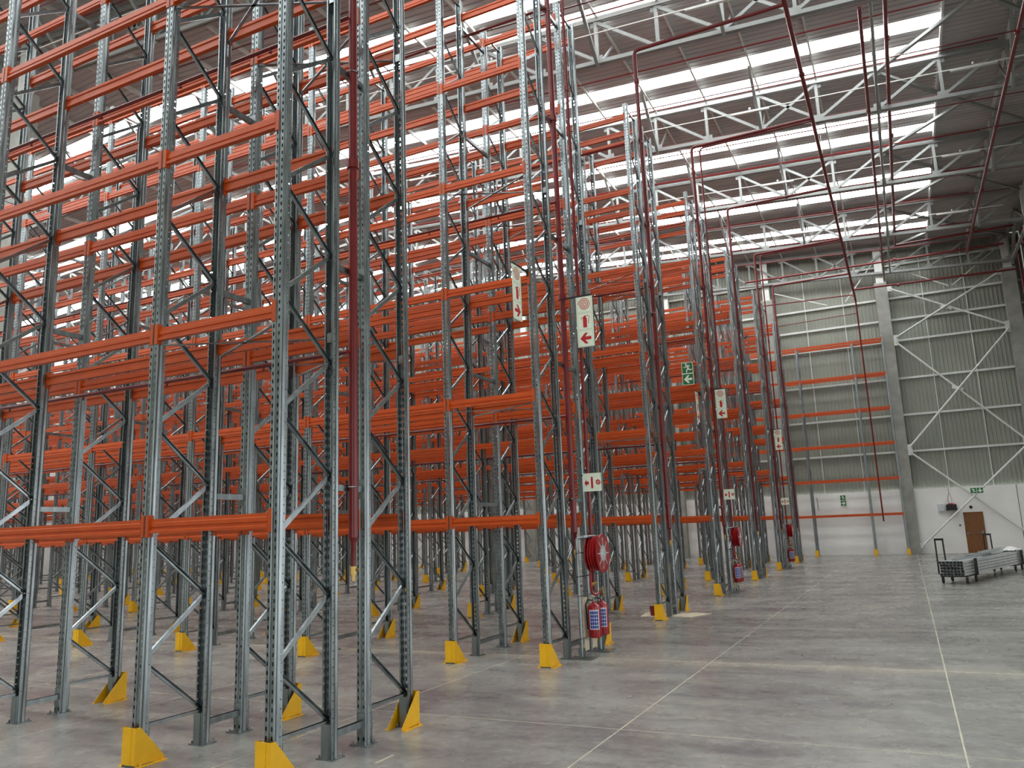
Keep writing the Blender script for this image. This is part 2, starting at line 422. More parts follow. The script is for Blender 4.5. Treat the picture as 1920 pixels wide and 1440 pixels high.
def post_mesh():
    b = MB(); z0, z1 = .012, TOP; SX, SY = 1.12, 1.17
    half = [(-.036, .084), (-.05, .084), (-.05, .046), (-.044, .040), (-.044, .022), (-.05, .016), (-.05, .010), (-.047, .003), (-.040, 0), (-.012, 0), (-.008, .007)]
    prof = half + [(-x, y) for x, y in reversed(half)]
    prof = [(x*SX, y*SY) for x, y in prof]
    holed = {1: (.35, .65, .012), 8: (.16, .7, .034), 12: (.3, .84, .034), 19: (.35, .65, .012)}
    for i in range(len(prof)-1):
        (xa, ya), (xb, yb) = prof[i], prof[i+1]
        P = lambda t, z: (xa+(xb-xa)*t, ya+(yb-ya)*t, z)
        if i not in holed:
            b.quad(P(0, z0), P(1, z0), P(1, z1), P(0, z1)); continue
        a, c, h = holed[i]; pit = .075
        b.quad(P(0, z0), P(a, z0), P(a, z1), P(0, z1)); b.quad(P(c, z0), P(1, z0), P(1, z1), P(c, z1))
        z = z0
        zc = .06
        while zc < z1-.03:
            b.quad(P(a, z), P(c, z), P(c, zc-h/2), P(a, zc-h/2)); z = zc+h/2; zc += pit
        b.quad(P(a, z), P(c, z), P(c, z1), P(a, z1))
    return b
def foot_mb():
    b = MB(); b.box(-.1, .1, -.05, .13, 0, .012)
    for x in (-.075, .075):
        for y in (-.03, .11): b.tube([(x, y, .012), (x, y, .04)], .009, 6)
    b.box(-.048, -.044, .012, .118, .012, .31); b.box(.044, .048, .012, .118, .012, .31); b.box(-.048, .048, .114, .118, .012, .31)
    return b
def brace_mb(up):                                        # one lacing bar from the front post (y=.08) to the rear one
    b = MB(); ya, yb = .06, D-.06
    b.channel((0, ya, 0), (0, yb, PITCH_B*(1 if up else -1)), .04, .028, .003, ref=((-1 if up else 1), 0, 0))
    return b
def flat_mb():
    b = MB(); b.channel((0, .06, 0), (0, D-.06, 0), .036, .028, .003); return b
import bmesh
def weld(me, ang=50):
    bm = bmesh.new(); bm.from_mesh(me); bmesh.ops.remove_doubles(bm, verts=bm.verts, dist=1e-5); bm.to_mesh(me); bm.free()
    me.polygons.foreach_set('use_smooth', [True]*len(me.polygons)); me.set_sharp_from_angle(angle=math.radians(ang)); return me
mb_post = post_mesh(); ME_POST = weld(mb_post.mesh('post', GALV))
mb_foot = foot_mb(); ME_FOOT = mb_foot.mesh('foot_plate', GALV)
ME_UP = brace_mb(True).mesh('brace', GALVD); ME_DN = brace_mb(False).mesh('brace', GALVD); ME_FL = flat_mb().mesh('brace', GALVD)
LACE = [(.33, 'F')]
z = .9
k = 0
LACE.append((.9, 'D'))
while z + PITCH_B < TOP-.15:
    LACE.append((z+.03, 'U')); z += 2*PITCH_B
    if z < TOP-.1: LACE.append((z, 'D'))
LACE.append((TOP-.1, 'F'))
def frame_mesh():
    F = MB()
    def put(src, dx=0, dy=0, dz=0, flip=False):
        o = len(F.v)
        F.v += [((-x if flip else x)+dx, (-y if flip else y)+dy, z_+dz) for x, y, z_ in src.v]; F.f += [tuple(i+o for i in f) for f in src.f]; F.m += [0]*len(src.f)
    put(mb_post); put(mb_post, 0, D, 0, True); put(mb_foot); put(mb_foot, 0, D, 0, True)
    for z_, t in LACE: put({'U': brace_mb(True), 'D': brace_mb(False), 'F': flat_mb()}[t], 0, 0, z_)
    return weld(F.mesh('upright_frame', GALV))
ME_FRAME = frame_mesh()
def add_frame(root, x, y, detailed):
    if not detailed: return inst('upright_frame', ME_FRAME, root, (x, y, 0))
    f = inst('upright_frame', None, root, (x, y, 0))
    inst('post', ME_POST, f); inst('post', ME_POST, f, (0, D, 0), PI)
    inst('foot_plate', ME_FOOT, f); inst('foot_plate', ME_FOOT, f, (0, D, 0), PI)
    for z_, t in LACE:
        if seen([(x, root.location.y+y, z_)], 200): inst('brace', {'U': ME_UP, 'D': ME_DN, 'F': ME_FL}[t], f, (0, 0, z_))
    return f

def beam_mb(L, conn=True):                               # origin at the left post centre line, outer face towards -y
    b = MB(); x0, x1 = .052, L-.052; h = .0675
    prof = [(-.004, -h), (-.004, -.044), (.016, -.036), (.016, -.012), (.008, -.006), (.008, .03), (.018, .036), (.018, h), (.052, h), (.052, .034), (.040, .028), (.040, -.024), (.052, -.03), (.052, -h)]
    n = len(prof); vs = [(x, y, z_) for x in (x0, x1) for y, z_ in prof]
    b.add(vs, [(i, (i+1) % n, n+(i+1) % n, n+i) for i in range(n)] + [tuple(range(n)), tuple(reversed(range(n, 2*n)))])
    if conn: conn_mb(b, 1, .0, 0); conn_mb(b, -1, L, 0)
    return b
def conn_mb(b, s, x, dz):
    xs = sorted((x+s*.012, x+s*.056)); b.box(xs[0], xs[1], -.008, -.001, -.105+dz, .105+dz)
    xs = sorted((x+s*.052, x+s*.058)); b.box(xs[0], xs[1], -.008, .05, -.105+dz, .105+dz)
ME_BEAM, ME_BEAMS, ME_CONN = {}, {}, {}
for L in (W1, W2, 1.59):
    ME_BEAM[L] = beam_mb(L).mesh('beam', ORANGE); ME_BEAMS[L] = beam_mb(L, False).mesh('beam', ORANGE)
b = MB(); conn_mb(b, 1, 0, 0); ME_CL = b.mesh('end_connector', ORANGE)
b = MB(); conn_mb(b, -1, 0, 0); ME_CR = b.mesh('end_connector', ORANGE)
ME_SP = {}
for g in (.42, .422, .872, .87):
    b = MB(); b.channel((0, 0, 0), (0, g, 0), .05, .06, .004, ref=(0, 0, 1)); b.box(-.05, .05, g-.004, g-.001, -.1, .1); ME_SP[g] = b.mesh('row_spacer', GALV)

ROWL = ['nearest back-to-back row of galvanised pallet racking with orange beams, filling the left side',
        'second back-to-back pallet rack row from the camera, with hose reel at its aisle end',
        'third back-to-back pallet rack row, cardboard sheets lying at its end post',
        'fourth back-to-back pallet rack row, with a hose reel and green exit sign at its end',
        'fifth back-to-back pallet rack row from the camera, no hose reel at its end',
        'sixth back-to-back pallet rack row, with the farthest hose reel at its end',
        'seventh back-to-back pallet rack row, last one before the rack on the far wall',
        'single pallet rack row standing against the far white wall, reaching farthest right']
ROWN = ['nearest', 'second', 'third', 'fourth', 'fifth', 'sixth', 'seventh', 'far wall']
def guard_mb():
    b = MB(); h = .345; t = .005; wd = .088
    b.box(-wd, wd, -.06-t, -.06, .02, h)                  # front plate, two shallow ribs
    b.box(-.03, .03, -.06-2*t, -.06-t, .02, h)
    for s in (-1, 1):
        xa, xb = sorted((s*wd, s*(wd-t)))
        poly = [(-.06, .01), (.27, .01), (.27, .03), (-.012, h), (-.06, h)]
        o = [( (xa+s*.0), y, z_) for y, z_ in poly]
        b.prism(poly, xa, xb, 'yz')
        xs = sorted((s*wd, s*(wd+.045))); b.box(xs[0], xs[1], -.06, .27, .0, .008)
        b.tube([(s*(wd+.025), .22, .008), (s*(wd+.025), .22, .035)], .008, 6)
        b.tube([(s*(wd+.025), -.02, .008), (s*(wd+.025), -.02, .035)], .008, 6)
    return b
ME_GUARD = guard_mb().mesh('column_guard', YELLOW)
ME_HEAD = MB(); ME_HEAD.tube([(0, 0, 0), (0, 0, -.05)], .012, 6); ME_HEAD.lathe([(0, -.05), (.022, -.055), (.022, -.06), (0, -.06)], (0, 0, 0), 'z', 8); ME_HEAD = ME_HEAD.mesh('sprinkler_head', RED)

def build_row(ri, Y, gap, xs, double=True):
    root = thing('pallet_rack', ROWL[ri], 'pallet rack', (0, Y, 0), 0, 'rows of pallet racking')
    offs = [0, D+gap] if double else [0]
    vx = [x for x in xs if any(seen([(x, Y+o, 0), (x, Y+o, 6), (x, Y+o, TOP), (x, Y+o+D, 0), (x, Y+o+D, 6)], 90) for o in offs)]
    xs = [x for x in xs if x >= min(vx)-.01]
    for i, x in enumerate(xs):
        for o in offs:
            p = proj((x, Y+o, 2.2))
            det = bool(p) and F_PX/p[2] > 62 and ri < 4
            add_frame(root, x, o, det)
        if double:
            k = 0
            while .2+2.29*k < TOP-.4:
                zz = .2+2.29*k
                if seen([(x, Y+D, zz)], 60): inst('row_spacer', ME_SP[gap], root, (x, D, zz))
                k += 1
    cand = []
    for xa, xb in zip(xs[1:], xs):
        L = min((W1, W2, 1.59), key=lambda q: abs(q-(xb-xa)))
        for o in offs:
            for z_ in LV:
                for side in (0, 1):
                    yy = o + (D if side else 0)
                    if seen([(xa, Y+yy, z_), (xb, Y+yy, z_)], 60):
                        p, q = proj((xa, Y+yy, z_)), proj((xb, Y+yy, z_))
                        if not q: q = p
                        if not p: p = q
                        cl = lambda v: max(0, min(1920, v))
                        size = (abs(cl(q[0])-cl(p[0]))+2)*F_PX/q[2]*(1.0 if (o == 0 and side == 0) else .4)
                        cand.append((-size, xa, xb, L, yy, z_, side))
    cand.sort()
    for n, (s, xa, xb, L, yy, z_, side) in enumerate(cand):
        if n >= 100: break
        loc = (xb, yy, z_) if side else (xa, yy, z_)
        if ri < 2:
            bo = inst('beam', ME_BEAMS[L], root, loc, PI if side else 0)
            inst('end_connector', ME_CL, bo); inst('end_connector', ME_CR, bo, (L, 0, 0))
        else: inst('beam', ME_BEAM[L], root, loc, PI if side else 0)
    rest = cand[100:]
    if rest:
        R = MB()
        cache = {L: beam_mb(L) for L in (W1, W2, 1.59)}
        for s, xa, xb, L, yy, z_, side in rest:
            src = cache[L]; o = len(R.v)
            R.v += [((xb-x, yy-y, z_+q) if side else (xa+x, yy+y, z_+q)) for x, y, q in src.v]
            R.f += [tuple(i+o for i in f) for f in src.f]; R.m += [0]*len(src.f)
        obj('beam', R, ORANGE, root)['kind'] = 'stuff'
    # plan bracing under some beam levels of the end bay
    if double:
        for o in offs:
            for z_ in (LV[1]-.11, LV[3]-.11):
                if not seen([(-W1, Y, z_), (0, Y, z_)], 0): continue
                for (x0, y0, x1, y1) in ((-W1+.05, .05, -.05, D-.05), (-W1+.05, D-.05, -.05, .05)):
                    b = MB(); b.bar((x0, o+y0, z_), (x1, o+y1, z_), .035, .012); obj('plan_brace', b, GALVD, root)
                b = MB(); b.box(-.03, .03, o+D-.09, o+D-.05, z_-.05, z_+.05); obj('bracket', b, GALVD, root)
    # guards
    for i, x in enumerate(xs):
        spots = [(0, 0, 'camera side')] + ([(2*D+gap, PI, 'far side')] if double else [])
        for yo, rz, sd in spots:
            if not seen([(x, Y+yo, .1), (x, Y+yo, .3)], 25): continue
            if ri > 3 and sd == 'far side' and i > 8: continue
            near = 'aisle end post' if i == 0 else '%s post from aisle' % ORD[i]
            lab = ('yellow guard on the %s of the %s rack row, %s' % (sd, ROWN[ri], near)) if ri < 7 else \
                  ('yellow steel guard on the far wall rack, %s upright from its right end' % ORD[i])
            tag(inst('column_guard', ME_GUARD, None, (x, Y+yo, 0), rz), lab, 'column guard', 'yellow column guards')
    return xs

XS = [0, -W1] + [-W1-W2*k for k in range(1, 27)]
allx = []
for ri, (Y, gap) in enumerate(ROWS):
    allx.append(build_row(ri, Y, gap, XS))
build_row(7, 47.549, 0, [4.87, 3.28] + [3.28-W2*k for k in range(1, 28)], False)

# ------------------------------------------------------------------ sprinkler pipework
def pipe(name, pts, r, label, parent=None, coup=(), grp='red sprinkler pipes', n=10, heads=()):
    b = MB(); b.tube(pts, r, n); o = obj(name, b, RED, parent, smooth=True)
    if not parent: tag(o, label, 'pipe', grp)
    for c, ax in coup:
        k = MB(); d = Vector(ax)*.05; k.tube([Vector(c)-d, Vector(c)+d], (r if not isinstance(r, list) else r[0])*1.35, n); obj('coupling', k, RED, o, smooth=True)
    for h in heads: inst('sprinkler_head', ME_HEAD, o, h)
    return o
ZM = 14.18
for ri, (Y, gap) in enumerate(ROWS):
    yg = Y + D + gap/2 if ri not in (1,) else Y + D + .33
    nm = ROWN[ri]
    zb = 1.95 if ri else 2.0
    bend = [(.07, yg, zb), (.05, yg, ZM-.12), (.08, yg, ZM-.03), (.17, yg, ZM), (3.82, yg, ZM)]
    r = pipe('sprinkler_riser', bend, .05, 'red riser in the end gap of the %s rack row, bending right on top' % nm, None,
         [((.06, yg, zz), (0, 0, 1)) for zz in (6.0, 9.4, 13.3)], 'red sprinkler risers')
    b = MB(); b.tube([(.07, yg, zb), (.07, yg, zb-.05), (.07, yg, zb-.28)], [.05, .03, .028], 10); obj('reducer', b, RED, r, smooth=True)
    b = MB(); b.tube([(.07, yg, zb-.28), (.07, yg, zb-.36)], .036, 8); b.tube([(.07, yg, zb-.36), (.07, yg, zb-.42)], .02, 8); b.tube([(.07, yg, zb-.32), (.14, yg, zb-.31)], .012, 6)
    obj('drain_valve', b, BRASS, r, smooth=True)
    for zz in (2.5, 7.1, 11.6):
        b = MB(); b.tube([(.06+.058*math.cos(t), yg+.058*math.sin(t), zz) for t in [k*PI/6 for k in range(13)]], .005, 5, False); obj('pipe_clip', b, GALV, r)
    for zz, nz in ((LV[1]-.22, 'second'), (LV[3]-.22, 'fourth'), (LV[5]-.2, 'top')):
        xl = min(allx[ri])
        if not seen([(0, yg, zz), (max(xl, -6), yg, zz)], 0): continue
        q = [x for x in allx[ri] if x > xl]
        pipe('in_rack_pipe', [(.05, yg-.07, zz), (xl, yg-.07, zz)], .024, 'thin dark red pipe running inside the %s rack row below its %s beam level' % (nm, nz),
             None, [], 'red pipes inside the racks', 8, [(-1.1-1.5*k, yg-.07, zz) for k in range(12 if ri < 3 else 0) if -1.1-1.5*k > xl])
pipe('sprinkler_main', [(3.82, 4, ZM), (3.79, 46.5, ZM), (3.79, 46.62, ZM-.1), (3.8, 46.65, ZM-.25), (3.86, 46.65, 1.8)], [.058, .058, .055, .042, .04],
     'long dark red main running to the far wall and dropping down in front of it', None, [((3.81, y, ZM), (0, 1, 0)) for y in (15.5, 21.6, 27.2, 33, 39, 44)])
pipe('sprinkler_main', [(5.43, 21.0, 15.3), (5.38, 47.9, 15.3)], .05, 'dark red main starting at the top edge, left of the pale steel tie', None, [((5.41, y, 15.3), (0, 1, 0)) for y in (27, 33, 39)])
pipe('sprinkler_main', [(6.12, 6, 15.85), (6.05, 43.6, 15.85), (6.08, 43.75, 15.85), (6.2, 43.8, 15.85), (11.3, 43.8, 15.85)], .06,
     'dark red main right of the pale steel tie, turning right before the far wall', None, [((6.11, y, 15.85), (0, 1, 0)) for y in (23.8, 30.5, 37)])
pipe('sprinkler_main', [(9.36, 12, 15.1), (9.25, 44.6, 15.1)], .06, 'dark red main under the right ends of the trusses', None, [((9.3, y, 15.1), (0, 1, 0)) for y in (24, 30, 36, 41)])
pipe('sprinkler_main', [(-2.0, 46.3, 15.95), (11.1, 46.3, 15.75)], .055, 'upper red pipe crossing in front of the far wall', None, [((x, 46.3, 15.88), (1, 0, 0)) for x in (0, 3, 6, 9)])
pipe('sprinkler_main', [(3.8, 46.3, 14.52), (11.5, 46.3, 14.3)], .055, 'lower red pipe crossing in front of the far wall to the right corner', None, [((x, 46.3, 14.4), (1, 0, 0)) for x in (6, 9)])
pipe('sprinkler_branch', [(-1.2, 48.3, 13.25), (-1.2, 47.3, 13.25), (3.82, 47.3, 13.4), (3.82, 46.65, 13.4)], .022, 'thinnest red pipe on the far wall, lowest above the wall rack')
pipe('sprinkler_branch', [(-1.3, 48.3, 14.53), (-1.3, 46.9, 14.53), (3.6, 46.9, 14.4), (3.8, 46.6, 14.18)], .035, 'thin red branch pipe left of the main on the far wall')
for x, y, lb in ((11.72, 46.6, 'red vertical pipe in the far right corner, beside the column'), (11.85, 45.4, 'red vertical pipe in the far right corner, nearer the camera')):
    pipe('sprinkler_riser', [(x, y, 6), (x, y, 16.2)], .06, lb, None, [((x, y, z_), (0, 0, 1)) for z_ in (10, 13, 15)], 'red sprinkler risers')
for o in [q for q in COL.objects if q.name.startswith('sprinkler_main')][:4]:
    vs = [v.co for v in o.data.vertices]; x = vs[0].x; z_ = sum(v.z for v in vs[:10])/10; y0, y1 = min(v.y for v in vs), max(v.y for v in vs)
    for T in TR:
        if y0+.5 < T < y1-.5:
            b = MB(); xx = x-.055; b.tube([(xx, T, z_), (xx, T, zbot(xx))], .008, 5); obj('hanger', b, GALV, o)
for ti, T in enumerate(TR[:-1]):
    for j, (dy, f, x1, wh) in enumerate(((-.28, lambda x: ztop(x)+.05, 9.4, 'along the top chord of'), (.35, lambda x: zbot(x)+.28, 9.4, 'just above the bottom chord of'),
                            (2.2, lambda x: zroof(x)-1.0, 11.2, 'in the bay behind'), (4.9, lambda x: zroof(x)-.9, 10.8, 'in the far half of the bay behind'))):
        xl = RIDGE
        vis = [x for x in range(-19, 12) if seen([(x, T+dy, f(x))], 40)]
        if not vis: continue
        xl = max(RIDGE, min(vis)-1.5)
        pipe('range_pipe', [(xl, T+dy, f(xl)), (x1, T+dy, f(x1))], .026 if j < 2 else .022, 'thin red range pipe %s the %s truss' % (wh, ORD[ti]),
             None, [], 'thin range pipes under the roof', 6)
    # conduit with batten lights
    f = lambda x: 16.55 - .06*x
    xl = -19
    if any(seen([(x, T-.85, f(x))], 0) for x in (-15, -8, -2, 4, 9)):
        b = MB(); b.bar((xl, T-.85, f(xl)), (10.6, T-.85, f(10.6)), .03, .03)
        tag(obj('lighting_conduit', b, WHITE), 'slim white conduit carrying batten lights before the %s truss from the camera' % ORD[ti], 'conduit', 'white lighting conduits')
        for j, x in enumerate((7.9, 1.0, -5.9, -12.8)):
            if seen([(x, T-.85, f(x))], 30):
                b = MB(); b.bar((x, T-.87, f(x)-.05), (x+1.3, T-.87, f(x+1.3)-.05), .09, .07)
                o = obj('batten_light', b, WHITE); tag(o, 'unlit white batten light, %s from the right, before the %s truss' % (ORD[j], ORD[ti]), 'light fitting', 'batten lights under the roof')
                b = MB(); b.tube([(x+.65, T-.87, f(x)+0), (x+.65, T-.87, f(x)+.06)], .04, 8); obj('sensor', b, PLASTIC, o)

# ------------------------------------------------------------------ hose reel stations
def reel_parts():
    P = {}
    b = MB()                                              # hose wound on the drum, axis +x, centre at origin
    for k in range(4):
        b.lathe([(.19, -.09+.045*k+.0), (.265, -.086+.045*k), (.285, -.068+.045*k), (.265, -.05+.045*k), (.19, -.046+.045*k)], (0, 0, 0), 'x', 32)
    P['hose'] = b.mesh('hose', HOSE, True)
    for nm, x in (('disc', .1), ('disc', -.1)):
        b = MB(); b.lathe([(.1, x-.004), (.29, x-.004), (.305, x-.012), (.312, x), (.305, x+.012), (.29, x+.004), (.2, x+.004)] if x > 0 else
                          [(.03, x-.004), (.29, x-.004), (.305, x-.012), (.312, x), (.305, x+.012), (.29, x+.004), (.03, x+.004)], (0, 0, 0), 'x', 36)
        b.lathe([(.1, x), (.1, x+.01), (.2, x+.01), (.2, x)], (0, 0, 0), 'x', 24)
        for k in range(5):
            t = 2*PI*k/5; b.bar((x, .09*math.cos(t), .09*math.sin(t)), (x, .28*math.cos(t), .28*math.sin(t)), .05, .01, (1, 0, 0))
        P['disc%d' % (x > 0)] = b.mesh('disc', REDG, True)
    b = MB(); b.lathe([(0, .128), (.05, .128), (.06, .118), (.12, .114), (.135, .108), (.135, .1)], (0, 0, 0), 'x', 28); P['hub'] = b.mesh('hub', BRIGHT, True)
    b = MB()
    for k in range(8):
        t = 2*PI*k/8; b.bar((.112, .08*math.cos(t), .08*math.sin(t)), (.106, .25*math.cos(t), .25*math.sin(t)), .018, .006, (1, 0, 0))
    P['spoke'] = b.mesh('spokes', BRIGHT)
    return P
RP = reel_parts()
def station(Y, ri, words):
    yc = Y + D + .44
    st = thing('hose_reel_stand', 'galvanised pipe stand of the %s hose reel, end of the %s rack row' % (words, ROWN[ri]), 'hose reel stand', (.22, yc, 0), 0, 'hose reel stands')
    b = MB(); b.tube([(0, -.42, .03), (0, -.42, 1.82), (.02, -.41, 1.86), (.1, -.36, 1.87), (.16, -.05, 1.87), (.1, .34, 1.87), (.02, .42, 1.86), (0, .43, 1.8), (0, .43, .03)], .027, 10)
    obj('pipe_frame', b, GALV, st, smooth=True)
    for yy in (-.42, .43):
        b = MB(); b.box(-.2, .2, yy-.16, yy+.16, 0, .014); b.box(-.06, .06, yy-.004, yy+.004, .014, .16); b.box(-.004, .004, yy-.06, yy+.06, .014, .16)
        obj('foot_plate', b, GALV, st)
    for z_ in (1.62, 1.25, .95, .3):
        b = MB(); b.bar((.0, -.45, z_), (.0, .45, z_), .05, .012); obj('cross_strap', b, DARK if z_ > 1 else GALVD, st)
    hr = thing('hose_reel', 'red wound fire hose reel, the %s one, at the end of the %s rack row' % (words, ROWN[ri]), 'hose reel', (.42, yc-.05, 1.6), 0, 'fire hose reels')
    for nm, k in (('hose', 'hose'), ('disc', 'disc1'), ('disc', 'disc0'), ('hub', 'hub'), ('spokes', 'spoke')): inst(nm, RP[k], hr)
    b = MB(); b.tube([(-.2, 0, 0), (.12, 0, 0)], .03, 8); obj('axle', b, GALV, hr)
    b = MB(); b.tube([(-.1, -.08, -.2), (-.1, -.1, -.5), (-.1, -.06, -.62), (-.06, 0, -.66), (-.02, .1, -.62)], .022, 8); obj('feed_pipe', b, REDG, hr, smooth=True)
    b = MB(); b.tube([(-.02, .1, -.6), (0, .14, -.55), (.03, .12, -.7)], .02, 8); b.tube([(-.1, -.08, -.5), (-.02, -.02, -.46)], .025, 8); obj('valve', b, BRASS, hr, smooth=True)
    pipe('hose_supply_pipe', [(.31, yc+.02, 1.0), (.31, yc+.02, ZM-.2), (.36, yc+.02, ZM-.1), (.45, yc+.02, ZM-.08), (3.8, yc+.02, ZM-.08)], .03, 'thin red supply pipe rising from the %s hose reel' % words, None,
         [((.31, yc+.02, z_), (0, 0, 1)) for z_ in (3.4, 7, 10)], 'red hose reel supply pipes')
    for j, (dy, side) in enumerate(((-.22, 'left'), (.14, 'right'))):
        e = thing('fire_extinguisher', 'red blue-labelled fire extinguisher, %s of the pair under the %s hose reel' % (side, words), 'fire extinguisher', (.38, yc+dy, .3), 0, 'fire extinguishers under the hose reels')
        b = MB(); b.lathe([(0, 0), (.09, 0), (.104, .012), (.106, .03), (.106, .44), (.096, .49), (.05, .52), (.022, .535), (.022, .56), (0, .56)], (0, 0, 0), 'z', 24); obj('cylinder_body', b, REDG, e, smooth=True)
        b = MB()
        def arc(r, a0, a1, z0, z1, n=10):
            o = len(b.v)
            for k in range(n+1):
                t = a0+(a1-a0)*k/n
                b.v.append((r*math.cos(t), r*math.sin(t), z0)); b.v.append((r*math.cos(t), r*math.sin(t), z1))
            for k in range(n): b.f.append((o+2*k, o+2*k+2, o+2*k+3, o+2*k+1)); b.m.append(b.cur)
        arc(.1075, -PI/2+.35-.75, -PI/2+.35+.75, .13, .43); obj('label', b, PLASTIC, e)
        b = MB()
        for r_ in range(5):
            for c in range(4):
                a0 = -PI/2+.35-.62+c*.32; arc(.1085, a0, a0+.27, .145+r_*.055, .145+r_*.055+.045, 2)
        obj('label_print', b, BLUE, e)
        b = MB(); b.tube([(0, 0, .55), (0, 0, .6)], .02, 8); b.bar((-.02, 0, .6), (.1, 0, .64), .02, .012); b.bar((-.02, 0, .59), (.1, 0, .585), .02, .01); obj('valve_lever', b, GALV, e)
        b = MB(); b.tube([(-.02, 0, .57), (-.1, .0, .58), (-.135, 0, .5), (-.125, 0, .3), (-.12, 0, .12)], .011, 7); obj('discharge_hose', b, BLACK, e, smooth=True)
        b = MB(); b.box(-.16, -.146, -.1, .1, -.2, .62); obj('backboard', b, CARD, e)
station(ROWS[1][0], 1, 'nearest'); station(ROWS[3][0], 3, 'middle'); station(ROWS[5][0], 5, 'farthest')

# ------------------------------------------------------------------ signs
def spiral(cx, cz, R, turns=3.5, wd=.013):
    b = MB(); n = 90; o = len(b.v)
    for k in range(n+1):
        t = k/n; a = t*turns*2*PI; r = .008+(R-.008)*t
        for rr in (r-wd/2, r+wd/2): b.v.append((cx+rr*math.cos(a), -.0045, cz+rr*math.sin(a)))
    for k in range(n): b.f.append((o+2*k, o+2*k+1, o+2*k+3, o+2*k+2)); b.m.append(0)
    return b
def arrow_poly(cx, cz, s, flip=1):
    P = [(-1, 0), (-.1, .95), (.42, .95), (-.1, .28), (1, .28), (1, -.28), (-.1, -.28), (.42, -.95), (-.1, -.95)]
    return [(cx+flip*x*s, cz+z_*s) for x, z_ in P]
def poly_part(name, polys, m, parent, y0=-.006, y1=-.003):
    b = MB()
    for p in polys: b.prism(p, y0, y1)
    return obj(name, b, m, parent)
def panel(name, wd, h, m, parent, frame=True):
    b = MB(); b.box(-wd/2, wd/2, -.003, .003, -h/2, h/2); o = obj(name, b, m, parent); return o
def circle(cx, cz, r, n=16): return [(cx+r*math.cos(2*PI*k/n), cz+r*math.sin(2*PI*k/n)) for k in range(n)]
def fire_sign(loc, rz, label, flip=1, wd=.3, bracket=None):
    s = thing('fire_sign', label, 'sign', loc, rz, 'fire equipment signs')
    panel('panel', wd, .9, LUM, s)
    obj('hose_reel_symbol', spiral(0, .3, .11), SIGNRED, s)
    ext = [(-.035, -.11), (.035, -.11), (.035, .05), (.012, .078), (.012, .1), (-.012, .1), (-.012, .078), (-.035, .05)]
    tb = MB(); tb.prism(ext, -.006, -.003); tb.prism([(-.075, .055), (-.01, .09), (.06, .1), (.06, .092), (0, .08), (-.075, .045)], -.006, -.003)
    tb.tube([(.055, -.0045, .096), (.085, -.0045, .07), (.062, -.0045, 0), (.068, -.0045, -.05)], .005, 5)
    obj('extinguisher_symbol', tb, SIGNRED, s)
    poly_part('arrow_symbol', [arrow_poly(0, -.3, .1, flip)], SIGNRED, s)
    b = MB()
    for zc in (.3, 0, -.3):
        for (x0, x1, z0, z1) in ((-.13, .13, zc+.138, zc+.14), (-.13, .13, zc-.14, zc-.138), (-.13, -.128, zc-.14, zc+.14), (.128, .13, zc-.14, zc+.14)): b.box(x0*wd/.3, x1*wd/.3, -.004, -.003, z0, z1)
    obj('border_line', b, DARK, s)
    if bracket:
        b = MB(); b.bar((bracket[0], 0, .455), (bracket[1], 0, .455), .012, .03); b.box(min(bracket, key=lambda v: -abs(v))-.01, min(bracket, key=lambda v: -abs(v))+.01, -.02, .02, .38, .5); obj('hanging_bracket', b, BLACK, s)
    return s
fire_sign((.47, 12.3, 5.5), 0, 'white fire sign with red spiral, extinguisher and left arrow beside the nearest riser', 1, .3, (-.38, .15))
fire_sign((-.05, 10.72, 5.69), PI/2, 'white fire sign seen edge-on with right arrow, hung on the second row end post', -1, .3, (-.15, .42))
fire_sign((.36, 23.95, 5.58), 0, 'white fire sign with left arrow at the fourth rack row, next to the green sign', 1, .31, (-.28, .15))
fire_sign((.34, 35.95, 5.53), 0, 'white fire sign with left arrow at the sixth rack row, farthest one facing forward', 1, .3, (-.28, .15))
fire_sign((-.05, 22.6, 5.35), PI/2, 'narrow edge-on white fire sign under the green exit sign', -1, .3, (-.15, .36))
# small landscape sign low on the nearest station
def low_sign(loc, label):
    s = thing('fire_sign', label, 'sign', loc, 0, 'low landscape fire signs')
    b = MB(); b.box(-.16, .16, -.003, .003, -.15, .15); obj('panel', b, LUM, s)
    obj('hose_reel_symbol', spiral(.105, 0, .045, 4, .007), SIGNRED, s)
    poly_part('extinguisher_symbol', [[(-.02, -.1), (.015, -.1), (.015, .07), (0, .1), (-.02, .07)]], SIGNRED, s)
    poly_part('arrow_symbol', [[(-.135, -.01), (-.1, .05), (-.1, .015), (-.06, .015), (-.06, -.035), (-.1, -.035), (-.1, -.07)]], SIGNRED, s)
    b = MB(); b.bar((-.2, .01, .12), (-.1, .01, .12), .012, .02); b.tube([(-.16, .05, -.15), (-.16, .05, -.9)], .006, 5); b.bar((-.16, 0, .12), (-.16, .06, .12), .012, .02); b.tube([(-.16, .05, .12), (-.16, .05, -.15)], .006, 5); obj('hanging_bracket', b, BLACK, s)
low_sign((.40, 12.4, 2.76), 'small pale fire sign above the nearest hose reel, half hidden by the riser')
low_sign((.36, 24.0, 2.85), 'small pale fire sign above the middle hose reel')
low_sign((.36, 35.98, 2.85), 'small pale fire sign above the farthest hose reel')

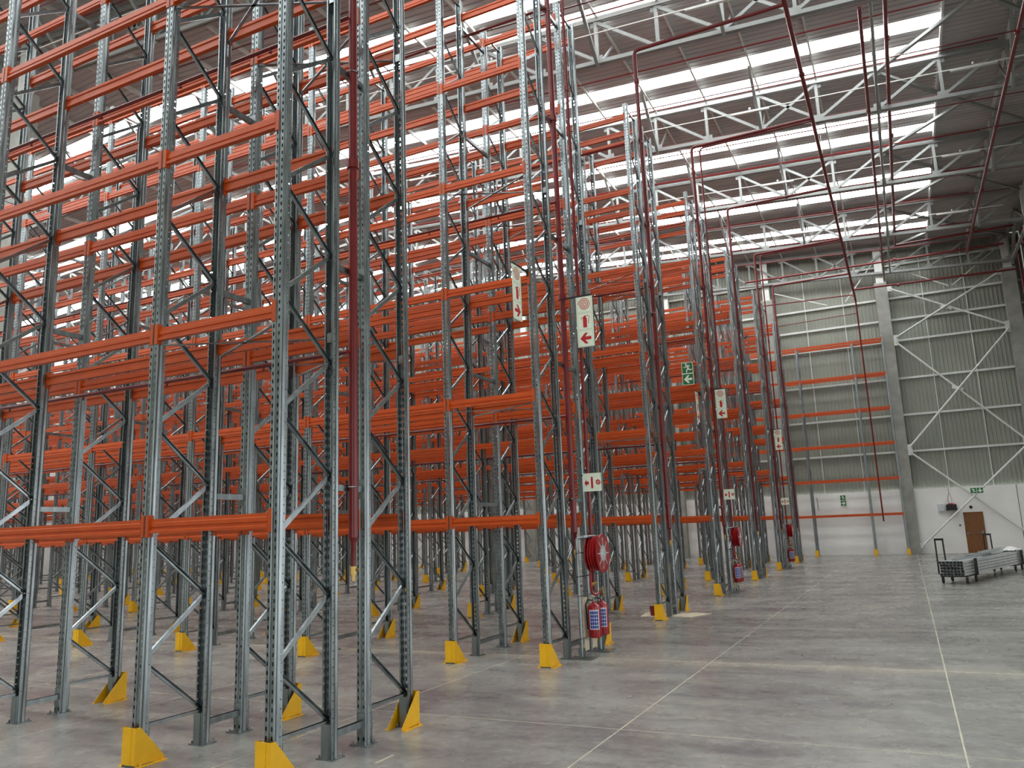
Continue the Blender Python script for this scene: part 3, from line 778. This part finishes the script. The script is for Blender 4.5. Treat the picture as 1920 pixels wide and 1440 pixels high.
def running_man(cx, cz, s, parent):
    P = [circle(cx-.12*s, cz+.36*s, .085*s)]
    P.append([(cx-.16*s, cz+.24*s), (cx+.08*s, cz+.3*s), (cx+.14*s, cz+.0*s), (cx+.02*s, cz-.06*s)])                   # torso
    P.append([(cx+.02*s, cz-.06*s), (cx+.14*s, cz+.02*s), (cx+.22*s, cz-.14*s), (cx+.42*s, cz-.12*s), (cx+.42*s, cz-.2*s), (cx+.16*s, cz-.24*s)])  # rear leg
    P.append([(cx+.0*s, cz-.02*s), (cx+.13*s, cz-.04*s), (cx-.02*s, cz-.24*s), (cx-.04*s, cz-.42*s), (cx-.12*s, cz-.42*s), (cx-.12*s, cz-.2*s)])  # front leg
    P.append([(cx-.14*s, cz+.24*s), (cx-.2*s, cz+.1*s), (cx-.34*s, cz+.1*s), (cx-.34*s, cz+.04*s), (cx-.16*s, cz+.03*s), (cx-.06*s, cz+.2*s)])   # front arm
    P.append([(cx+.04*s, cz+.3*s), (cx+.2*s, cz+.24*s), (cx+.26*s, cz+.1*s), (cx+.2*s, cz+.08*s), (cx+.14*s, cz+.18*s), (cx+.02*s, cz+.2*s)])    # rear arm
    poly_part('running_figure', P, LUM, parent, -.01, -.006)
def exit_sign(loc, label, horiz=False, arrow='left', wd=.34):
    s = thing('exit_sign', label, 'sign', loc, 0, 'green escape signs')
    if horiz: cs = ((-wd/2, 0), (wd/2, 0)); b = MB(); b.box(-wd, wd, -.003, .003, -wd/2, wd/2)
    else: cs = ((0, wd/2), (0, -wd/2)); b = MB(); b.box(-wd/2, wd/2, -.003, .003, -wd, wd)
    obj('panel', b, LUM, s)
    q = wd*.455
    poly_part('green_field', [[(cx-q, cz-q), (cx+q, cz-q), (cx+q, cz+q), (cx-q, cz+q)] for cx, cz in cs], GREEN, s)
    running_man(cs[0][0], cs[0][1], wd*.95, s)
    cx, cz = cs[1]; A = arrow_poly(0, 0, wd*.36)
    if arrow == 'right': A = [(-x, z_) for x, z_ in A]
    if arrow == 'down': A = [(z_, x) for x, z_ in A]
    poly_part('arrow_symbol', [[(cx+x, cz+z_) for x, z_ in A]], LUM, s, -.01, -.006)
    return s
g = exit_sign((-.33, 22.9, 6.42), 'green running figure exit sign with left arrow on the fourth rack row')
b = MB(); b.bar((.17, 0, -.28), (.28, .05, -.3), .012, .02); b.bar((.17, 0, .28), (.26, .05, .28), .012, .02); obj('hanging_bracket', b, BLACK, g)
exit_sign((1.86, 48.6, 3.03), 'green exit sign with right arrow on the white wall behind the wall rack', False, 'right', .3)
g = exit_sign((8.42, 48.05, 3.22), 'wide green exit sign with down arrow where the white tubes cross above the door', True, 'down', .3)
b = MB(); b.box(-.2, -.17, 0, .12, -.02, .02); b.box(.05, .08, 0, .12, -.02, .02); obj('hanging_bracket', b, BLACK, g)

# ------------------------------------------------------------------ far wall: door and fittings
DY = YF-.1
dr = struct(inst('door_1', None, None, (0, DY, 0)))
b = MB(); b.box(7.72, 8.55, -.04, 0, .01, 2.08); obj('door_leaf', b, WOOD, dr)
b = MB(); b.box(7.68, 7.72, -.05, 0, 0, 2.12); b.box(8.55, 8.59, -.05, 0, 0, 2.12); b.box(7.68, 8.59, -.05, 0, 2.08, 2.12); obj('door_frame', b, WOOD, dr)
b = MB(); b.tube([(7.78, -.09, 1.02), (8.47, -.09, 1.02)], .014, 8); b.box(7.75, 7.8, -.1, -.04, .96, 1.08); b.box(8.44, 8.5, -.1, -.04, .96, 1.14); obj('push_bar', b, GALV, dr)
t = thing('battery_unit', 'black wall unit with a grey box at its left, left of the brown door', 'wall unit', (0, DY, 0))
b = MB(); b.box(6.9, 7.44, -.32, 0, 2.25, 2.3); b.box(6.92, 7.42, -.3, -.03, 2.3, 2.56); obj('black_case', b, BLACK, t)
b = MB(); b.tube([(7.0, -.16, 2.57), (7.3, -.16, 2.6), (7.38, -.2, 2.56)], .018, 6); b.box(7.05, 7.25, -.25, -.1, 2.56, 2.62); obj('red_cable', b, SIGNRED, t)
b = MB(); b.box(6.52, 6.82, -.2, 0, 2.23, 2.6); obj('grey_box', b, PLASTIC, t)
b = MB(); b.tube([(7.1, -.02, 2.6), (7.05, -.015, 2.85), (7.15, -.015, 3.2), (7.12, -.01, 3.46)], .007, 5); b.tube([(7.2, -.02, 2.6), (7.25, -.015, 2.9), (7.15, -.015, 3.2)], .007, 5); obj('cable', b, BLACK, t)
b = MB(); b.lathe([(0, -.09), (.05, -.08), (.075, -.05), (.08, 0)], (8.08, DY, 2.38), 'y', 16); tag(obj('wall_sounder', b, BLACK, smooth=True), 'small round black sounder on the white wall above the brown door', 'sounder')
t = thing('call_point', 'small square grey call point on the white wall left of the brown door', 'call point', (7.47, DY, 1.45))
b = MB(); b.box(-.06, .06, -.04, 0, -.06, .06); obj('housing', b, PLASTIC, t)
b = MB(); b.lathe([(0, -.05), (.035, -.05), (.04, -.04)], (0, 0, 0), 'y', 12); obj('button', b, BLACK, t)
b = MB(); b.tube([(.5, DY-.3, 3.25), (.52, DY-.3, 2.55)], .02, 6); tag(obj('drop_pipe', b, GALVD), 'short grey pipe hanging down in front of the white wall', 'pipe')

# ------------------------------------------------------------------ cardboard and pot
b = MB(); b.prism([(-.62, 17.72), (-.1, 17.76), (-.12, 18.5), (-.75, 18.6)], .002, .012, 'xy'); tag(obj('cardboard_sheet', b, CARD), 'flat cardboard sheet on the floor left of the third row end post', 'cardboard', 'cardboard sheets by the third rack row')
b = MB(); b.prism([(.0, 17.86), (.52, 17.72), (.82, 18.5), (.4, 18.62), (.12, 18.46)], .002, .014, 'xy'); tag(obj('cardboard_sheet', b, CARD), 'flat cardboard sheet on the floor right of the third row end post', 'cardboard', 'cardboard sheets by the third rack row')
t = thing('paint_pot', 'dark red pot standing on cardboard just left of a yellow guard', 'pot', (-.36, 17.98, .012))
b = MB(); b.lathe([(0, 0), (.09, 0), (.11, .19), (.118, .2), (.1, .2), (.085, .02), (0, .02)], (0, 0, 0), 'z', 20); obj('bucket', b, DKRED, t, smooth=True)
b = MB(); b.tube([(.11*math.cos(a), .02, .19+.09*math.sin(a)) for a in [PI*k/8 for k in range(9)]], .004, 5); obj('handle', b, GALV, t)

# ------------------------------------------------------------------ trolleys carrying a bundle of uprights
P0 = Vector((6.02, 27.05)); P1 = Vector((8.25, 33.9)); dv = (P1-P0).normalized(); ang = math.atan2(dv.y, dv.x)
LEN = 7.6
def trolley(name_l, s, lab, group='trolleys under the steel bundle'):
    c = P0 + dv*s
    t = thing('trolley', lab, 'trolley', (c.x, c.y, 0), ang, group)
    b = MB(); b.box(-.55, .55, -.36, -.3, .2, .24); b.box(-.55, .55, .3, .36, .2, .24); b.box(-.55, -.49, -.36, .36, .2, .24); b.box(.49, .55, -.36, .36, .2, .24); b.box(-.5, .5, -.3, .3, .22, .235); obj('deck', b, BLACK, t)
    for x in (-.45, .45):
        for y in (-.33, .33):
            w_ = MB(); w_.lathe([(0, -.026), (.06, -.026), (.09, -.02), (.095, 0), (.09, .02), (.06, .026), (0, .026)], (x, y, .096), 'y', 18); wo = obj('wheel', w_, DARK, t, smooth=True)
            w_ = MB(); w_.box(x-.03, x+.03, y-.038, y-.03, .08, .205); w_.box(x-.03, x+.03, y+.03, y+.038, .08, .205); obj('fork', w_, GALV, wo)
    for x in (.3, .48):
        b = MB(); b.box(x-.02, x+.02, -.4, -.36, .2, .7); 
        for z_ in (.3, .42, .54): b.bar((x-.06, -.4, z_+.04), (x+.02, -.38, z_), .02, .02)
        obj('stake', b, BLACK, t)
    return t
t1 = trolley('a', .65, 'near black trolley carrying the open ends of the steel bundle')
t2 = trolley('b', 6.35, 'far black trolley under the right end of the steel bundle')
for t_, x in ((t1, .35), (t2, .1)):
    b = MB()
    b.tube([(x, .42, .22), (x, .44, 1.3)], .024, 8); b.tube([(x+.03, .2, 1.3), (x+.03, .2, .8)], .001, 4) if False else None; b.tube([(x, .66, .22), (x, .66, 1.3)], .024, 8); b.box(x-.03, x+.03, .42, .68, 1.24, 1.3)
    obj('push_handle', b, BLACK, t_)
def chan(Lc):
    b = MB(); w2, h2, t = .0425, .037, .003
    O = [(-w2, -h2), (w2, -h2), (w2, h2), (-w2, h2)]; I = [(-w2+t, -h2+t), (w2-t, -h2+t), (w2-t, h2-t), (-w2+t, h2-t)]
    for Q in (O, I):
        for i in range(4):
            a, c = Q[i], Q[(i+1) % 4]; b.quad((0, a[0], a[1]), (0, c[0], c[1]), (Lc, c[0], c[1]), (Lc, a[0], a[1]))
    for i in range(4):
        a, c, e, f = O[i], O[(i+1) % 4], I[(i+1) % 4], I[i]
        for x in (0, Lc): b.quad((x, a[0], a[1]), (x, c[0], c[1]), (x, e[0], e[1]), (x, f[0], f[1]))
    b.cur = 1
    b.quad((.012, -w2+t, -h2+t), (.012, w2-t, -h2+t), (.012, w2-t, h2-t), (.012, -w2+t, h2-t))  # black sheet set in the open end, stands in for the shaded hollow
    return b.mesh('steel_upright', [BRIGHT, BLACK])
ME_CH = chan(LEN)
nrm = Vector((-dv.y, dv.x))
rows_w = ['bottom', 'second', 'third', 'fourth', 'top']
for r_ in range(5):
    for c_ in range(7):
        q = P0 + nrm*(-.285+.095*c_) + dv*random.uniform(-.06, .06)
        tag(inst('steel_upright', ME_CH, None, (q.x, q.y, (.278+.086*r_)), ang), 'galvanised upright in the %s layer of the bundle, %s from its right side' % (rows_w[r_], ORD[c_]), 'steel upright', 'steel uprights bundled on the trolleys')
for k, (s, n_) in enumerate(((.35, .02), (1.9, .12), (2.7, -.1))):
    q = P0 + dv*s + nrm*n_
    b = MB(); Lc = 4.6-.5*k
    b.box(0, Lc, -.05, .05, 0, .004); b.box(0, Lc, -.05, -.046, 0, .05); b.box(0, Lc, .046, .05, 0, .05)
    tag(obj('steel_channel', b, BRIGHT, None, (q.x, q.y, .662+.058*k), rz=ang+(.03, -.02, .04)[k]), 'loose open channel lying on top of the bundle, %s from its near end' % ORD[k], 'steel channel', 'loose channels on the bundle')
b = MB(); random.seed(3)
nn = 12; pts = {}
for i in range(nn):
    for j in range(8):
        pts[i, j] = (1.3*i/(nn-1), .5*j/7-.25, .02+.1*math.sin(PI*i/(nn-1))*math.sin(PI*j/7)+random.uniform(0, .05))
for i in range(nn-1):
    for j in range(7): b.quad(pts[i, j], pts[i+1, j], pts[i+1, j+1], pts[i, j+1])
q = P0 + dv*6.3 + nrm*.0
tag(obj('plastic_film', b, FILM, None, (q.x, q.y, .66), rz=ang), 'crumpled white plastic wrap on the far end of the steel bundle', 'plastic wrap')
bpy.context.view_layer.update()
print('objects', len(COL.objects))
